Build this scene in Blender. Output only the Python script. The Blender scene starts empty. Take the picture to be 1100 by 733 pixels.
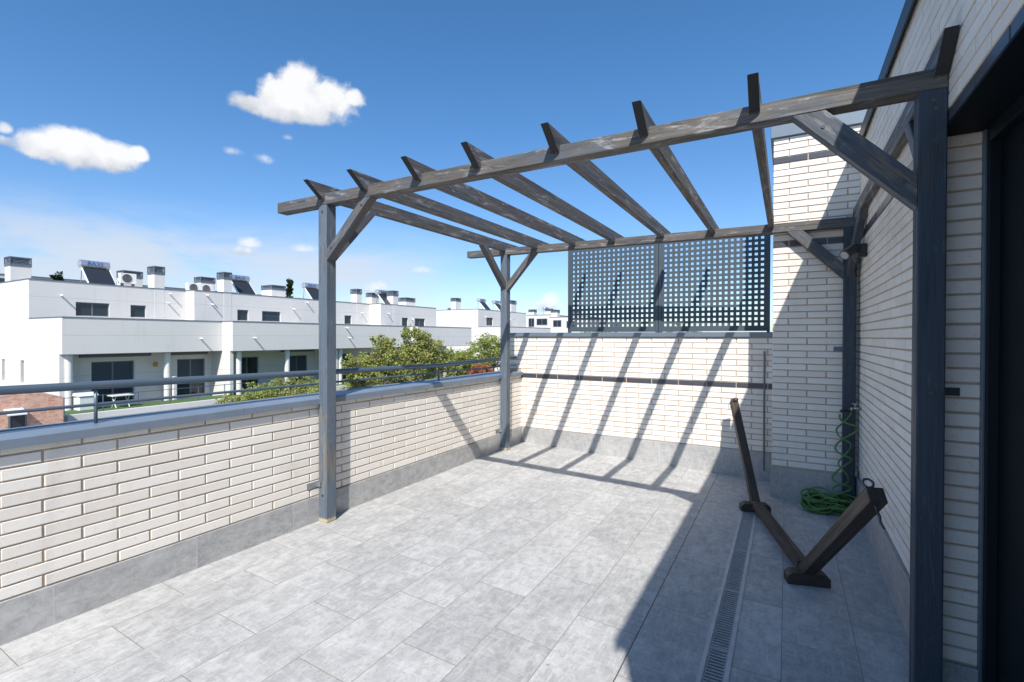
import bpy, bmesh, math, random
import numpy as np
from mathutils import Vector, Matrix, noise as mnoise

random.seed(7)
S = bpy.context.scene
COL = S.collection

# ------------------------------------------------------------------ helpers
class MB:
    """collects shapes; build() links them as ONE mesh object (world coordinates, origin at 'org')"""
    def __init__(self):
        self.v = []; self.f = []
    def quad(self, a, b, c, d):
        i = len(self.v); self.v += [tuple(a), tuple(b), tuple(c), tuple(d)]; self.f.append((i, i+1, i+2, i+3))
    def poly(self, pts):
        i = len(self.v); self.v += [tuple(p) for p in pts]; self.f.append(tuple(range(i, i+len(pts))))
    def box(self, x0, x1, y0, y1, z0, z1):
        i = len(self.v)
        self.v += [(x0,y0,z0),(x1,y0,z0),(x1,y1,z0),(x0,y1,z0),(x0,y0,z1),(x1,y0,z1),(x1,y1,z1),(x0,y1,z1)]
        self.f += [tuple(i+k for k in q) for q in ((0,3,2,1),(4,5,6,7),(0,1,5,4),(1,2,6,5),(2,3,7,6),(3,0,4,7))]
    def prism(self, poly, fn, lo, hi):
        """extrude 2-D polygon; fn(u, v, w) -> xyz"""
        n = len(poly); i = len(self.v)
        self.v += [tuple(fn(u, v, lo)) for u, v in poly] + [tuple(fn(u, v, hi)) for u, v in poly]
        self.f.append(tuple(range(i+n-1, i-1, -1))); self.f.append(tuple(range(i+n, i+2*n)))
        for k in range(n):
            j = (k+1) % n
            self.f.append((i+k, i+j, i+n+j, i+n+k))
    def tube(self, pts, rad, n=8, cap=True):
        pts = [Vector(p) for p in pts]
        if not hasattr(rad, '__len__'): rad = [rad]*len(pts)
        base = len(self.v); prev = None
        for k, p in enumerate(pts):
            t = (pts[min(k+1, len(pts)-1)] - pts[max(k-1, 0)]).normalized()
            if prev is None:
                a = Vector((0,0,1)) if abs(t.z) < .9 else Vector((1,0,0))
                u = t.cross(a).normalized()
            else:
                u = (prev - t*prev.dot(t)).normalized()
            prev = u; w = t.cross(u)
            for s in range(n):
                th = 2*math.pi*s/n
                self.v.append(tuple(p + (u*math.cos(th)+w*math.sin(th))*rad[k]))
        for k in range(len(pts)-1):
            for s in range(n):
                a = base+k*n+s; b = base+k*n+(s+1) % n
                self.f.append((a, b, b+n, a+n))
        if cap:
            self.f.append(tuple(base+s for s in range(n-1, -1, -1)))
            e = base+(len(pts)-1)*n
            self.f.append(tuple(e+s for s in range(n)))
    def build(self, name, mat, parent=None, org=None, bevel=0, smooth=False, seg=2):
        if org is None: org = parent.location if parent is not None else Vector((0,0,0))
        org = Vector(org)
        me = bpy.data.meshes.new(name)
        me.from_pydata([tuple(Vector(p)-org) for p in self.v], [], self.f); me.update()
        bm = bmesh.new(); bm.from_mesh(me)
        bmesh.ops.recalc_face_normals(bm, faces=bm.faces); bm.to_mesh(me); bm.free()
        o = bpy.data.objects.new(name, me); COL.objects.link(o)
        me.materials.append(mat)
        if parent is not None:
            o.parent = parent; o.location = org - parent_world(parent)
        else: o.location = org
        if smooth:
            for p in me.polygons: p.use_smooth = True
        if bevel:
            m = o.modifiers.new('edge', 'BEVEL'); m.width = bevel; m.segments = seg; m.limit_method = 'ANGLE'
        return o

def parent_world(o):
    l = Vector(o.location)
    while o.parent: o = o.parent; l += Vector(o.location)
    return l

def tag(o, label=None, cat=None, group=None, kind=None):
    if label: o['label'] = label
    if cat: o['category'] = cat
    if group: o['group'] = group
    if kind: o['kind'] = kind
    return o

def thing(name, label, cat, loc=(0,0,0), group=None):
    o = bpy.data.objects.new(name, None); COL.objects.link(o)
    o.location = loc; o.empty_display_size = .2
    return tag(o, label, cat, group)

def copy_tree(o, parent=None):
    c = o.copy(); COL.objects.link(c)
    if parent is not None: c.parent = parent
    for ch in list(o.children): copy_tree(ch, c)
    return c

# ------------------------------------------------------------------ materials
class NT:
    def __init__(self, name):
        self.m = bpy.data.materials.new(name); self.m.use_nodes = True
        self.t = self.m.node_tree; self.t.nodes.clear()
        self.out = self.n('ShaderNodeOutputMaterial'); self.b = self.n('ShaderNodeBsdfPrincipled')
        self.l(self.b.outputs[0], self.out.inputs[0])
    def n(self, t, **kw):
        x = self.t.nodes.new(t)
        for k, v in kw.items(): setattr(x, k, v)
        return x
    def l(self, a, b): self.t.links.new(a, b)
    def set(self, sock, v):
        if hasattr(v, 'links') or isinstance(v, bpy.types.NodeSocket): self.l(v, sock)
        else: sock.default_value = v
    def math(self, op, a, b=0.0, c=None, clamp=False):
        x = self.n('ShaderNodeMath', operation=op, use_clamp=clamp)
        self.set(x.inputs[0], a); self.set(x.inputs[1], b)
        if c is not None: self.set(x.inputs[2], c)
        return x.outputs[0]
    def noise(self, vec, scale, detail=4, rough=.55, dist=0):
        x = self.n('ShaderNodeTexNoise'); self.l(vec, x.inputs['Vector'])
        x.inputs['Scale'].default_value = scale; x.inputs['Detail'].default_value = detail
        x.inputs['Roughness'].default_value = rough; x.inputs['Distortion'].default_value = dist
        return x.outputs['Fac']
    def mapping(self, vec, scale=(1,1,1), loc=(0,0,0)):
        x = self.n('ShaderNodeMapping'); self.l(vec, x.inputs[0])
        x.inputs['Scale'].default_value = scale; x.inputs['Location'].default_value = loc
        return x.outputs[0]
    def step(self, v, lo, hi, a=0.0, b=1.0):
        x = self.n('ShaderNodeMapRange'); x.interpolation_type = 'SMOOTHSTEP'
        self.set(x.inputs[0], v); x.inputs[1].default_value = lo; x.inputs[2].default_value = hi
        x.inputs[3].default_value = a; x.inputs[4].default_value = b
        return x.outputs[0]
    def mix(self, f, a, b, mode='MIX'):
        x = self.n('ShaderNodeMix', data_type='RGBA', blend_type=mode)
        self.set(x.inputs[0], f)
        for s, v in ((x.inputs[6], a), (x.inputs[7], b)):
            if isinstance(v, bpy.types.NodeSocket): self.l(v, s)
            else: s.default_value = (*v, 1) if len(v) == 3 else v
        return x.outputs[2]
    def pos(self): return self.n('ShaderNodeNewGeometry').outputs['Position']
    def obj(self): return self.n('ShaderNodeTexCoord').outputs['Object']
    def island(self): return self.n('ShaderNodeNewGeometry').outputs['Random Per Island']
    def rnd(self): return self.n('ShaderNodeObjectInfo').outputs['Random']
    def bump(self, h, strength=.3, dist=.01):
        x = self.n('ShaderNodeBump'); x.inputs['Strength'].default_value = strength; x.inputs['Distance'].default_value = dist
        self.l(h, x.inputs['Height']); self.l(x.outputs[0], self.b.inputs['Normal'])
    def base(self, c): 
        if isinstance(c, bpy.types.NodeSocket): self.l(c, self.b.inputs['Base Color'])
        else: self.b.inputs['Base Color'].default_value = (*c, 1)
    def rough(self, r): self.set(self.b.inputs['Roughness'], r)
    def metal(self, r): self.b.inputs['Metallic'].default_value = r

def simple(name, col, rough=.6, metal=0, var=.12, scale=6, bump=.0, spec=None):
    k = NT(name); p = k.pos()
    f = k.noise(p, scale, 5, .6)
    c = k.mix(f, tuple(x*(1-var) for x in col), tuple(min(1, x*(1+var)) for x in col))
    k.base(c); k.rough(rough); k.metal(metal)
    if spec is not None: k.b.inputs['Specular IOR Level'].default_value = spec
    if bump: k.bump(k.noise(p, scale*12, 4), bump, .004)
    return k.m

def wood(name, slate, brown, wear, light=(.30,.29,.28), foot=False):
    k = NT(name); o = k.obj(); r = k.rnd()
    add = k.n('ShaderNodeVectorMath', operation='ADD'); k.l(o, add.inputs[0])
    cx = k.n('ShaderNodeCombineXYZ'); 
    for i in range(3): k.l(k.math('MULTIPLY', r, 37.0+i*11), cx.inputs[i])
    k.l(cx.outputs[0], add.inputs[1]); v = add.outputs[0]
    grain = k.noise(k.mapping(v, (2.2, 60, 60)), 1.0, 6, .62, .4)
    patch = k.noise(k.mapping(v, (2.6, 9, 9)), 1.0, 5, .6, .6)
    fine = k.noise(k.mapping(v, (9, 90, 90)), 1.0, 4, .7)
    spot = k.noise(k.mapping(v, (5.5, 16, 16)), 1.0, 6, .7, .8)
    c = k.mix(k.step(patch, .62-wear*.35, .70-wear*.25), slate, brown)
    c = k.mix(k.step(grain, .35, .75), c, tuple(x*.55 for x in brown), 'MIX') if wear > .3 else c
    gl = k.math('MULTIPLY', k.step(spot, .60-wear*.06, .72), k.step(fine, .42, .6))
    c = k.mix(k.math('MULTIPLY', gl, .75), c, light)
    orange = k.math('MULTIPLY', k.step(k.noise(k.mapping(v, (3.1, 14, 14), (5,3,1)), 1.0, 6, .75, 1.0), .66-wear*.04, .72), .75*min(1, wear+.1))
    c = k.mix(orange, c, (.33,.17,.075))
    # raised dark grain and bleached, flaking stain
    dk = k.noise(k.mapping(v, (1.5, 30, 30), (1,4,6)), 1.0, 7, .74, .5)
    c = k.mix(k.step(dk, .52, .62, 0, .30+.5*wear), c, tuple(q*.38 for q in slate))
    fl = k.noise(k.mapping(v, (3.2, 20, 20), (8,1,2)), 1.0, 7, .72, .8)
    c = k.mix(k.math('MULTIPLY', k.step(fl, .585-.06*wear, .64), .25+.45*wear), c, light)
    # lengthwise checks in the timber
    crack = k.step(k.noise(k.mapping(v, (1.1, 34, 34), (2,9,4)), 1.0, 3, .5, .2), .475, .50)
    crack2 = k.step(k.noise(k.mapping(v, (1.1, 34, 34), (2,9,4)), 1.0, 3, .5, .2), .50, .525, 1, 0)
    ck = k.math('MULTIPLY', k.math('MULTIPLY', crack, crack2), k.step(patch, .45, .6))
    c = k.mix(k.math('MULTIPLY', ck, .55), c, (.035,.03,.027))
    if foot:
        z = k.n('ShaderNodeSeparateXYZ'); k.l(k.pos(), z.inputs[0])
        zz = k.math('ADD', z.outputs[2], k.math('MULTIPLY', k.math('SUBTRACT', k.noise(k.pos(), 40, 3), .5), .05))
        c = k.mix(k.step(zz, .018, .034, 1, 0), c, (.42,.34,.22))
    k.base(c); k.rough(k.step(grain, .3, .7, .5, .8))
    h = k.math('ADD', k.math('ADD', k.math('MULTIPLY', grain, .7), k.math('MULTIPLY', dk, -.8)), k.math('MULTIPLY', ck, -1.2))
    k.bump(h, .35, .004)
    return k.m

M = {}
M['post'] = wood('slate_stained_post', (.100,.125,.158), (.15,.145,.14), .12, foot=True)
M['post_shade_tone'] = wood('shade_darkened_post', (.030,.046,.066), (.05,.05,.055), .12, light=(.12,.13,.14), foot=False)  # darker copy of the post wood: shade on the right-hand posts put into colour
M['beam'] = wood('weathered_beam_wood', (.080,.095,.115), (.118,.102,.090), .75, light=(.33,.33,.33))
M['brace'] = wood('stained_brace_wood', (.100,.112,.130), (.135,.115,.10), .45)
M['brace_shade_tone'] = wood('shade_darkened_brace', (.055,.070,.090), (.13,.115,.105), .30)  # right-hand braces: brace wood with their shade partly painted into the colour
M['cut_end'] = simple('shade_darkened_end_grain', (.020,.022,.025), .7, 0, .3, 60)  # shade on the sloping rafter ends painted in as near-black
M['stand'] = wood('dark_varnished_wood', (.040,.030,.024), (.055,.038,.027), .25, light=(.10,.075,.055))

def brick_mat():
    k = NT('white_klinker_brick'); p = k.pos(); i = k.island()
    c = k.mix(i, (.71,.655,.588), (.80,.755,.692))
    c = k.mix(k.step(k.noise(p, 9, 5, .6), .45, .75, 0, .35), c, (.70,.64,.56))
    c = k.mix(k.step(k.noise(p, 70, 3, .6), .60, .70, 0, .5), c, (.55,.47,.39))
    # weather streaks
    st = k.noise(k.mapping(p, (5, 5, .7)), 1.0, 5, .6)
    c = k.mix(k.step(st, .52, .76, 0, .34), c, (.46,.42,.37))
    k.base(c); k.rough(.72); k.bump(k.math('ADD', k.noise(p, 160, 4), k.math('MULTIPLY', k.noise(p, 30, 3), .8)), .22, .0025)
    return k.m
M['brick'] = brick_mat()
M['dark_brick'] = simple('dark_glazed_brick', (.055,.057,.07), .38, 0, .3, 30)
M['mortar'] = simple('sandy_mortar', (.47,.375,.29), .95, 0, .25, 40, .4)
M['stucco_plain'] = simple('plain_render', (.6,.57,.53), .9)

def floor_mat(name, length_axis='Y', skirting=False):
    k = NT(name); p = k.pos()
    s = k.n('ShaderNodeSeparateXYZ'); k.l(p, s.inputs[0])
    x, y, z = s.outputs
    cmb = k.n('ShaderNodeCombineXYZ')
    if skirting:
        u = k.math('ADD', x, y); k.l(k.math('SUBTRACT', u, .843-.66+.0), cmb.inputs[0]); cmb.inputs[1].default_value = .2
        u = k.math('ADD', x, y)
    else:
        k.l(k.math('SUBTRACT', y, 2.422-.66*20), cmb.inputs[0]); k.l(k.math('ADD', x, .645+.315*40), cmb.inputs[1])
    br = k.n('ShaderNodeTexBrick'); k.l(cmb.outputs[0], br.inputs[0])
    br.offset = .5; br.offset_frequency = 2; br.squash = 1
    br.inputs['Scale'].default_value = 1; br.inputs['Brick Width'].default_value = .66; br.inputs['Row Height'].default_value = .315 if not skirting else 5
    br.inputs['Mortar Size'].default_value = .0018; br.inputs['Mortar Smooth'].default_value = .1; br.inputs['Bias'].default_value = 0
    br.inputs['Color1'].default_value = (0,0,0,1); br.inputs['Color2'].default_value = (1,1,1,1); br.inputs['Mortar'].default_value = (.5,.5,.5,1)
    tile = br.outputs['Color']; mort = br.outputs['Fac']
    tb = k.n('ShaderNodeSeparateColor'); k.l(tile, tb.inputs[0]); tv = tb.outputs[0]
    off = k.n('ShaderNodeCombineXYZ'); k.l(k.math('MULTIPLY', tv, 13.7), off.inputs[0]); k.l(k.math('MULTIPLY', tv, 7.1), off.inputs[1])
    add = k.n('ShaderNodeVectorMath', operation='ADD'); k.l(p, add.inputs[0]); k.l(off.outputs[0], add.inputs[1]); v = add.outputs[0]
    cloud = k.noise(k.mapping(v, (3.4, 2.6, 3.4)), 1.0, 8, .68, .3)
    streak = k.noise(k.mapping(v, (62, 7.0, 22)), 1.0, 7, .74, .3)
    cross = k.noise(k.mapping(v, (8, 60, 60)), 1.0, 6, .72, .2)
    blot = k.noise(k.mapping(v, (19, 12, 16)), 1.0, 10, .80, .3)
    spk = k.noise(v, 120, 3, .65)
    c = k.mix(k.step(cloud, .38, .62), (.330,.326,.318), (.462,.453,.438))
    c = k.mix(k.step(blot, .48, .59, 0, .66), c, (.215,.210,.203))
    c = k.mix(k.step(streak, .52, .64, 0, .42), c, (.63,.62,.605))
    c = k.mix(k.step(cross, .54, .66, 0, .42), c, (.61,.60,.585))
    c = k.mix(k.step(cross, .34, .44, .30, 0), c, (.24,.24,.24))
    c = k.mix(k.math('MULTIPLY', k.step(blot, .38, .46, 1, 0), .5), c, (.62,.612,.60))
    c = k.mix(k.step(spk, .32, .42, .35, 0), c, (.20,.20,.20))
    c = k.mix(.24, c, k.mix(tv, (.29,.29,.295), (.54,.535,.525)))
    c = k.mix(.06, c, (.80,.77,.72))
    # trodden dirt, drips and grit
    c = k.mix(k.step(k.noise(p, 1.1, 5, .6, .4), .52, .75, 0, .28), c, (.30,.285,.26))
    c = k.mix(k.step(k.noise(p, 55, 2, .5), .735, .76, 0, .7), c, (.12,.11,.10))
    if not skirting:
        rust = k.step(k.noise(k.mapping(p, (6, 1.2, 1)), 1.0, 3), .6, .72)
        mc = k.mix(k.noise(p, 1.7, 3), (.10,.088,.075), (.27,.235,.195))
        mc = k.mix(k.math('MULTIPLY', rust, .7), mc, (.33,.22,.11))
        c = k.mix(k.math('MULTIPLY', mort, .92), c, mc)
        ln = k.math('COMPARE', x, -.645, .0028)
        c = k.mix(k.math('MULTIPLY', ln, .85), c, (.045,.043,.042))
        c = k.mix(k.step(k.noise(p, 14, 4, .6), .45, .7, 0, .0), c, c)
    else:
        c = k.mix(.25, c, (.20,.203,.212))
        c = k.mix(k.math('MULTIPLY', mort, .6), c, (.55,.55,.54))
    k.base(c)
    k.rough(k.step(blot, .35, .7, .5, .68))
    h = k.math('SUBTRACT', k.math('MULTIPLY', streak, .25), k.math('MULTIPLY', mort, 1.0))
    k.bump(h, .35, .002)
    return k.m
M['floor'] = floor_mat('grey_porcelain_tile'); M['skirting'] = floor_mat('grey_skirting_tile', skirting=True)
M['coping'] = simple('blue_grey_painted_metal', (.185,.230,.285), .45, .15, .28, 3.5, .10)
M['coping_back'] = simple('grey_painted_metal', (.15,.19,.23), .42, .25, .12, 5, .05)
M['rail'] = simple('slate_painted_rail', (.105,.145,.185), .38, .3, .15, 9)
M['dark_trim'] = simple('anthracite_trim', (.035,.042,.05), .5, .2, .2, 8)
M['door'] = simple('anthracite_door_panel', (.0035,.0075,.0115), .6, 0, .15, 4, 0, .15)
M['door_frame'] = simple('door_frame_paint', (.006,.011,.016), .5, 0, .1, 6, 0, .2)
M['lattice'] = simple('slate_lattice_metal', (.060,.080,.100), .55, .1, .15, 7)
M['galv'] = simple('galvanised_steel', (.42,.44,.46), .38, .8, .25, 25)
M['drain'] = simple('drain_grating_grey', (.30,.31,.32), .55, .1, .3, 20, .15)
M['drain_frame'] = simple('drain_edge_profile', (.46,.47,.48), .5, .2, .3, 14, .1)
M['drain_dark'] = simple('drain_channel', (.012,.012,.012), .95)
M['bolt'] = simple('tarnished_bolt', (.09,.09,.09), .4, .7, .3, 40)
M['black'] = simple('black_plastic', (.02,.021,.024), .5)
M['lens'] = simple('lamp_lens', (.36,.37,.37), .25)
M['hose'] = simple('green_hose', (.085,.19,.05), .35, 0, .55, 14)
M['brass'] = simple('tap_metal', (.45,.42,.36), .3, .9, .2, 30)
def stucco_mat():
    k = NT('white_stucco'); p = k.pos(); sp = k.n('ShaderNodeSeparateXYZ'); k.l(p, sp.inputs[0])
    c = k.mix(k.noise(p, .35, 5, .6), (.615,.592,.565), (.67,.652,.63))
    c = k.mix(k.step(k.noise(k.mapping(p, (1.6,1.6,.22)), 1.0, 6, .65), .52, .74, 0, .30), c, (.50,.48,.45))
    for z0 in (3.95, 1.45, -1.1):
        c = k.mix(k.math('MULTIPLY', k.math('COMPARE', sp.outputs[2], z0, .018), .45), c, (.36,.35,.34))
    k.base(c); k.rough(.9); k.bump(k.noise(p, 30, 4), .15, .01)
    return k.m
M['stucco'] = stucco_mat()
M['slate_cap'] = simple('slate_chimney_cowl', (.13,.155,.19), .5, .2, .25, 2)
M['frame'] = simple('window_frame_grey', (.15,.16,.17), .45, .2, .1, 4)
M['shutter'] = simple('dark_roller_shutter', (.035,.055,.085), .55, 0, .15, 2)
M['awning'] = simple('rolled_awning', (.14,.135,.14), .7)
M['lawn'] = simple('lawn_green', (.06,.12,.035), .95, 0, .35, 3)
M['annex'] = None
M['ground'] = simple('pale_ground', (.25,.24,.21), .95, 0, .3, .2)
M['tank'] = simple('tank_metal', (.62,.63,.65), .28, .75, .1, 3)
M['panel'] = simple('solar_collector', (.03,.035,.045), .3, .1, .2, 3)
M['blue_print'] = simple('blue_lettering', (.02,.10,.38), .5)
M['white_paint'] = simple('white_painted_metal', (.74,.74,.72), .45, 0, .08, 4)
M['grille'] = simple('fan_grille', (.12,.12,.12), .6)
M['orange_sign'] = simple('orange_lamp', (.55,.25,.03), .5)
M['trunk'] = simple('grey_bark', (.13,.105,.08), .9, 0, .4, 12, .4)

def glass_mat():
    k = NT('window_glass'); k.base((.02,.032,.05)); k.rough(.05); k.b.inputs['Specular IOR Level'].default_value = .5
    return k.m
M['glass'] = glass_mat()
def annex_mat():
    k = NT('salmon_brickwork'); p = k.pos(); s = k.n('ShaderNodeSeparateXYZ'); k.l(p, s.inputs[0])
    c = k.n('ShaderNodeCombineXYZ'); k.l(s.outputs[1], c.inputs[0]); k.l(s.outputs[2], c.inputs[1])
    b = k.n('ShaderNodeTexBrick'); k.l(c.outputs[0], b.inputs[0]); b.inputs['Scale'].default_value = 1
    b.inputs['Brick Width'].default_value = .25; b.inputs['Row Height'].default_value = .065; b.inputs['Mortar Size'].default_value = .006
    b.inputs['Color1'].default_value = (.50,.21,.14,1); b.inputs['Color2'].default_value = (.66,.38,.28,1); b.inputs['Mortar'].default_value = (.55,.45,.36,1)
    k.base(k.mix(k.step(k.noise(p, 5, 3), .5, .6, 0, .5), b.outputs[0], (.70,.48,.38))); k.rough(.9)
    return k.m
M['annex'] = annex_mat()
def leaf_mat(name, dark, mid, light, extra=None):
    k = NT(name); i = k.island(); p = k.pos()
    r = k.n('ShaderNodeValToRGB'); k.l(i, r.inputs[0]); e = r.color_ramp.elements
    e[0].position = 0; e[0].color = (*dark, 1); e[1].position = 1; e[1].color = (*light, 1)
    m = e.new(.5); m.color = (*mid, 1)
    if extra:
        a = e.new(.93); a.color = (*light, 1); e[-1].color = (*extra, 1)
    c = k.mix(k.step(k.noise(p, 1.3, 2), .35, .65, 0, .5), r.outputs[0], tuple(x*1.35 for x in mid))
    k.base(c); k.rough(.5)
    k.b.inputs['Specular IOR Level'].default_value = .35
    t = k.n('ShaderNodeBsdfTranslucent'); k.l(c, t.inputs[0])
    mx = k.n('ShaderNodeMixShader'); mx.inputs[0].default_value = .38
    k.l(k.b.outputs[0], mx.inputs[1]); k.l(t.outputs[0], mx.inputs[2]); k.l(mx.outputs[0], k.out.inputs[0])
    return k.m
M['leaf'] = leaf_mat('garden_tree_leaves', (.10,.14,.035), (.29,.32,.085), (.46,.46,.19), (.40,.18,.06))
M['leaf_b'] = leaf_mat('olive_leaves', (.10,.14,.03), (.28,.33,.075), (.45,.46,.16))
M['leaf_d'] = leaf_mat('conifer_needles', (.012,.03,.012), (.025,.05,.02), (.04,.07,.03))
M['leaf_o'] = leaf_mat('copper_leaves', (.22,.07,.03), (.36,.13,.06), (.42,.20,.10))

# ------------------------------------------------------------------ brick walls of real bricks
def bricks(mb, dark, axis, plane, out, u0, u1, z0, z1, zref=.195, uref=0., L=.30, H=.06, j=.0092, band=(), depth=.007, skip=None, seed=1):
    """bricks standing proud of the mortar plane. axis 'x': wall is the plane X=plane (u = Y); axis 'y': plane Y=plane (u = X)"""
    rng = random.Random(seed)
    k0 = math.floor((z0-zref)/H+1e-6); k1 = math.ceil((z1-zref)/H-1e-6)
    for k in range(k0, k1):
        off = .5*L if k % 2 else 0
        a = math.floor((u0-uref-off)/L)-1
        while True:
            ua = uref+off+a*L; ub = ua+L-j; a += 1
            if ua > u1: break
            za = zref+k*H+j*.5; zb = zref+(k+1)*H-j*.5
            A = max(ua, u0); B = min(ub, u1); C = max(za, z0); D = min(zb, z1)
            if B-A < .012 or D-C < .008: continue
            if skip and skip(A, B, C, D): continue
            d = depth + rng.uniform(-.0012, .0012); e = .0022
            A += rng.uniform(0, .0015); B -= rng.uniform(0, .0015)
            C += rng.uniform(-.0008, .0008); D += rng.uniform(-.0008, .0008)
            def P(u, z, w):
                w = plane+out*w
                return (w, u, z) if axis == 'x' else (u, w, z)
            t = dark if (k in band) else mb
            i = len(t.v)
            for w, s in ((-.004, 0), (d-e, 0), (d, e)):
                t.v += [P(A+s, C+s, w), P(B-s, C+s, w), P(B-s, D-s, w), P(A+s, D-s, w)]
            t.f.append((i+8, i+9, i+10, i+11))
            for r in (0, 4):
                for s in range(4):
                    n = (s+1) % 4
                    t.f.append((i+r+s, i+r+n, i+r+4+n, i+r+4+s))

# ================================================================== THE TERRACE
GZ = -3.3
def fz(x): return -.1 if x > -.335 else -.0362*(x+3.1)
DX0, DX1 = -.335, -.22
# floor
f = MB()
N = 12
for i in range(N):
    a = -3.1+(DX0+3.1)*i/N; b = -3.1+(DX0+3.1)*(i+1)/N
    f.quad((a,-4.5,fz(a)), (b,-4.5,fz(b)), (b,5.78,fz(b)), (a,5.78,fz(a)))
f.quad((DX1,-4.5,-.1), (.56,-4.5,-.1), (.56,5.78,-.1), (DX1,5.78,-.1))
f.quad((DX0,4.62,-.1), (DX1,4.62,-.1), (DX1,5.78,-.1), (DX0,5.78,-.1))
f.quad((.56,-4.5,-.1), (4.5,-4.5,-.1), (4.5,-.55,-.1), (.56,-.55,-.1))
o = f.build('floor', M['floor']); tag(o, kind='structure')

# neighbourhood ground
g = MB(); g.box(-400, 400, -300, 600, GZ-.5, GZ); tag(g.build('ground', M['ground']), kind='structure')

# --- drain
t = thing('floor_drain', 'long slotted grey drain grating set in the terrace floor', 'drain', (-.28, 1, -.1))
b = MB(); b.box(DX0-.001, DX1+.001, -4.4, 4.619, -.20, -.165); b.box(DX0-.001, DX0+.004, -4.4, 4.619, -.165, -.112); b.box(DX1-.004, DX1+.001, -4.4, 4.619, -.165, -.112)
b.build('channel', M['drain_dark'], t)
b = MB(); b.box(DX0-.003, DX0+.016, -4.4, 4.62, -.112, -.096); b.box(DX1-.014, DX1+.006, -4.4, 4.62, -.112, -.0955)
b.build('frame', M['drain_frame'], t)
b = MB(); y = -.6; i = 0
while y < 4.6:
    if i % 26 == 0: b.box(DX0+.016, DX1-.014, y, y+.028, -.118, -.0985); y += .034
    else: b.box(DX0+.016, DX1-.014, y, y+.0105, -.116, -.0985); y += .0235
    i += 1
b.box(DX0+.016, DX0+.026, -.6, 4.6, -.119, -.1005); b.box(DX1-.022, DX1-.014, -.6, 4.6, -.119, -.1005)
b.build('grating', M['drain'], t)
b = MB(); b.box(DX0+.027, DX1-.023, 3.75, 4.6, -.117, -.1035); b.build('silt', M['stucco_plain'], t)

# --- left parapet
t = thing('parapet_wall', 'low white brick parapet under a blue grey coping along the left side', 'parapet', (-3.1, 1, 0))
b = MB(); b.box(-3.275, -3.107, -4.5, 5.757, GZ, .905); b.build('mortar_core', M['mortar'], t)
b = MB(); d = MB(); bricks(b, d, 'x', -3.107, 1, -.6, 5.757, .195, .90, uref=.035, seed=3); b.build('brickwork', M['brick'], t)
b = MB(); b.box(-3.107, -3.090, -4.5, 5.748, -.02, .192); b.build('skirting', M['skirting'], t, bevel=.0015)
b = MB()
prof = [(-3.300,.885),(-3.300,.944),(-3.294,.950),(-3.283,.950),(-3.277,.944),(-3.075,.936),(-3.068,.930),(-3.068,.888),(-3.078,.888),(-3.09,.906),(-3.285,.906),(-3.29,.885)]
y = -4.5
for y0, y1 in ((-4.5,-1.2),(-1.198,1.9),(1.902,4.2),(4.202,5.745)):
    b.prism(prof, lambda u, v, w: (u, w, v), y0, y1)
b.build('coping', M['coping'], t)

# --- railing on the parapet
t = thing('railing', 'slate blue tubular railing with two rails on top of the left parapet', 'railing', (-3.18, 1, .95))
def rz(y): return 1.146 + (y-.82)*(1.094-1.146)/(4.1-.82) if y < 4.1 else 1.098+.018*(y-4.1)
b = MB(); b.tube([(-3.18, y, rz(y)) for y in (-4.4,-1,1,2.5,4.1,5.74)], .0215, 14); b.build('top_rail', M['rail'], t, smooth=True)
b = MB(); b.tube([(-3.18, y, 1.041-.0045*(y-.8)) for y in (-4.4,-1,1,2.5,4.1,5.74)], .0085, 10); b.build('middle_rail', M['rail'], t, smooth=True)
for y in (-1.75, 1.165, 4.08):
    b = MB(); b.tube([(-3.18, y, .934), (-3.18, y, rz(y)-.01)], .0085, 10); b.build('railing_post', M['rail'], t, smooth=True)

# --- back wall
YB = 5.77
t = thing('garden_wall', 'white brick wall with a dark brick band at the far end of the terrace', 'wall', (-1.6, YB, 0))
b = MB(); b.box(-3.30, .60, YB-.003, 6.03, GZ, 1.405); b.build('mortar_core', M['mortar'], t)
b = MB(); d = MB(); bricks(b, d, 'y', YB-.003, -1, -3.107, -.12, .195, 1.40, uref=-.02, band=(11,), seed=5); bricks(b, d, 'y', YB-.003, -1, -3.298, -3.108, .975, 1.40, uref=-.02, seed=6)
b.build('brickwork', M['brick'], t); d.build('dark_brick_band', M['dark_brick'], t)
b = MB(); b.box(-3.09, -.12, YB-.020, YB-.003, -.12, .192); b.build('skirting', M['skirting'], t, bevel=.0015)
b = MB(); b.prism([(YB-.035,1.405),(YB-.035,1.447),(YB-.028,1.452),(6.055,1.458),(6.062,1.452),(6.062,1.398),(6.05,1.398),(6.05,1.408),(YB-.022,1.408),(YB-.025,1.405)], lambda u, v, w: (w, u, v), -3.32, -.125)
b.build('coping', M['coping_back'], t)
b = MB(); b.tube([(-.205, YB-.022, -.0), (-.205, YB-.022, 1.255)], .0085, 8)
tag(b.build('conduit_pipe', M['awning']), 'thin grey vertical conduit up the shaded corner of the far wall', 'pipe')

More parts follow.
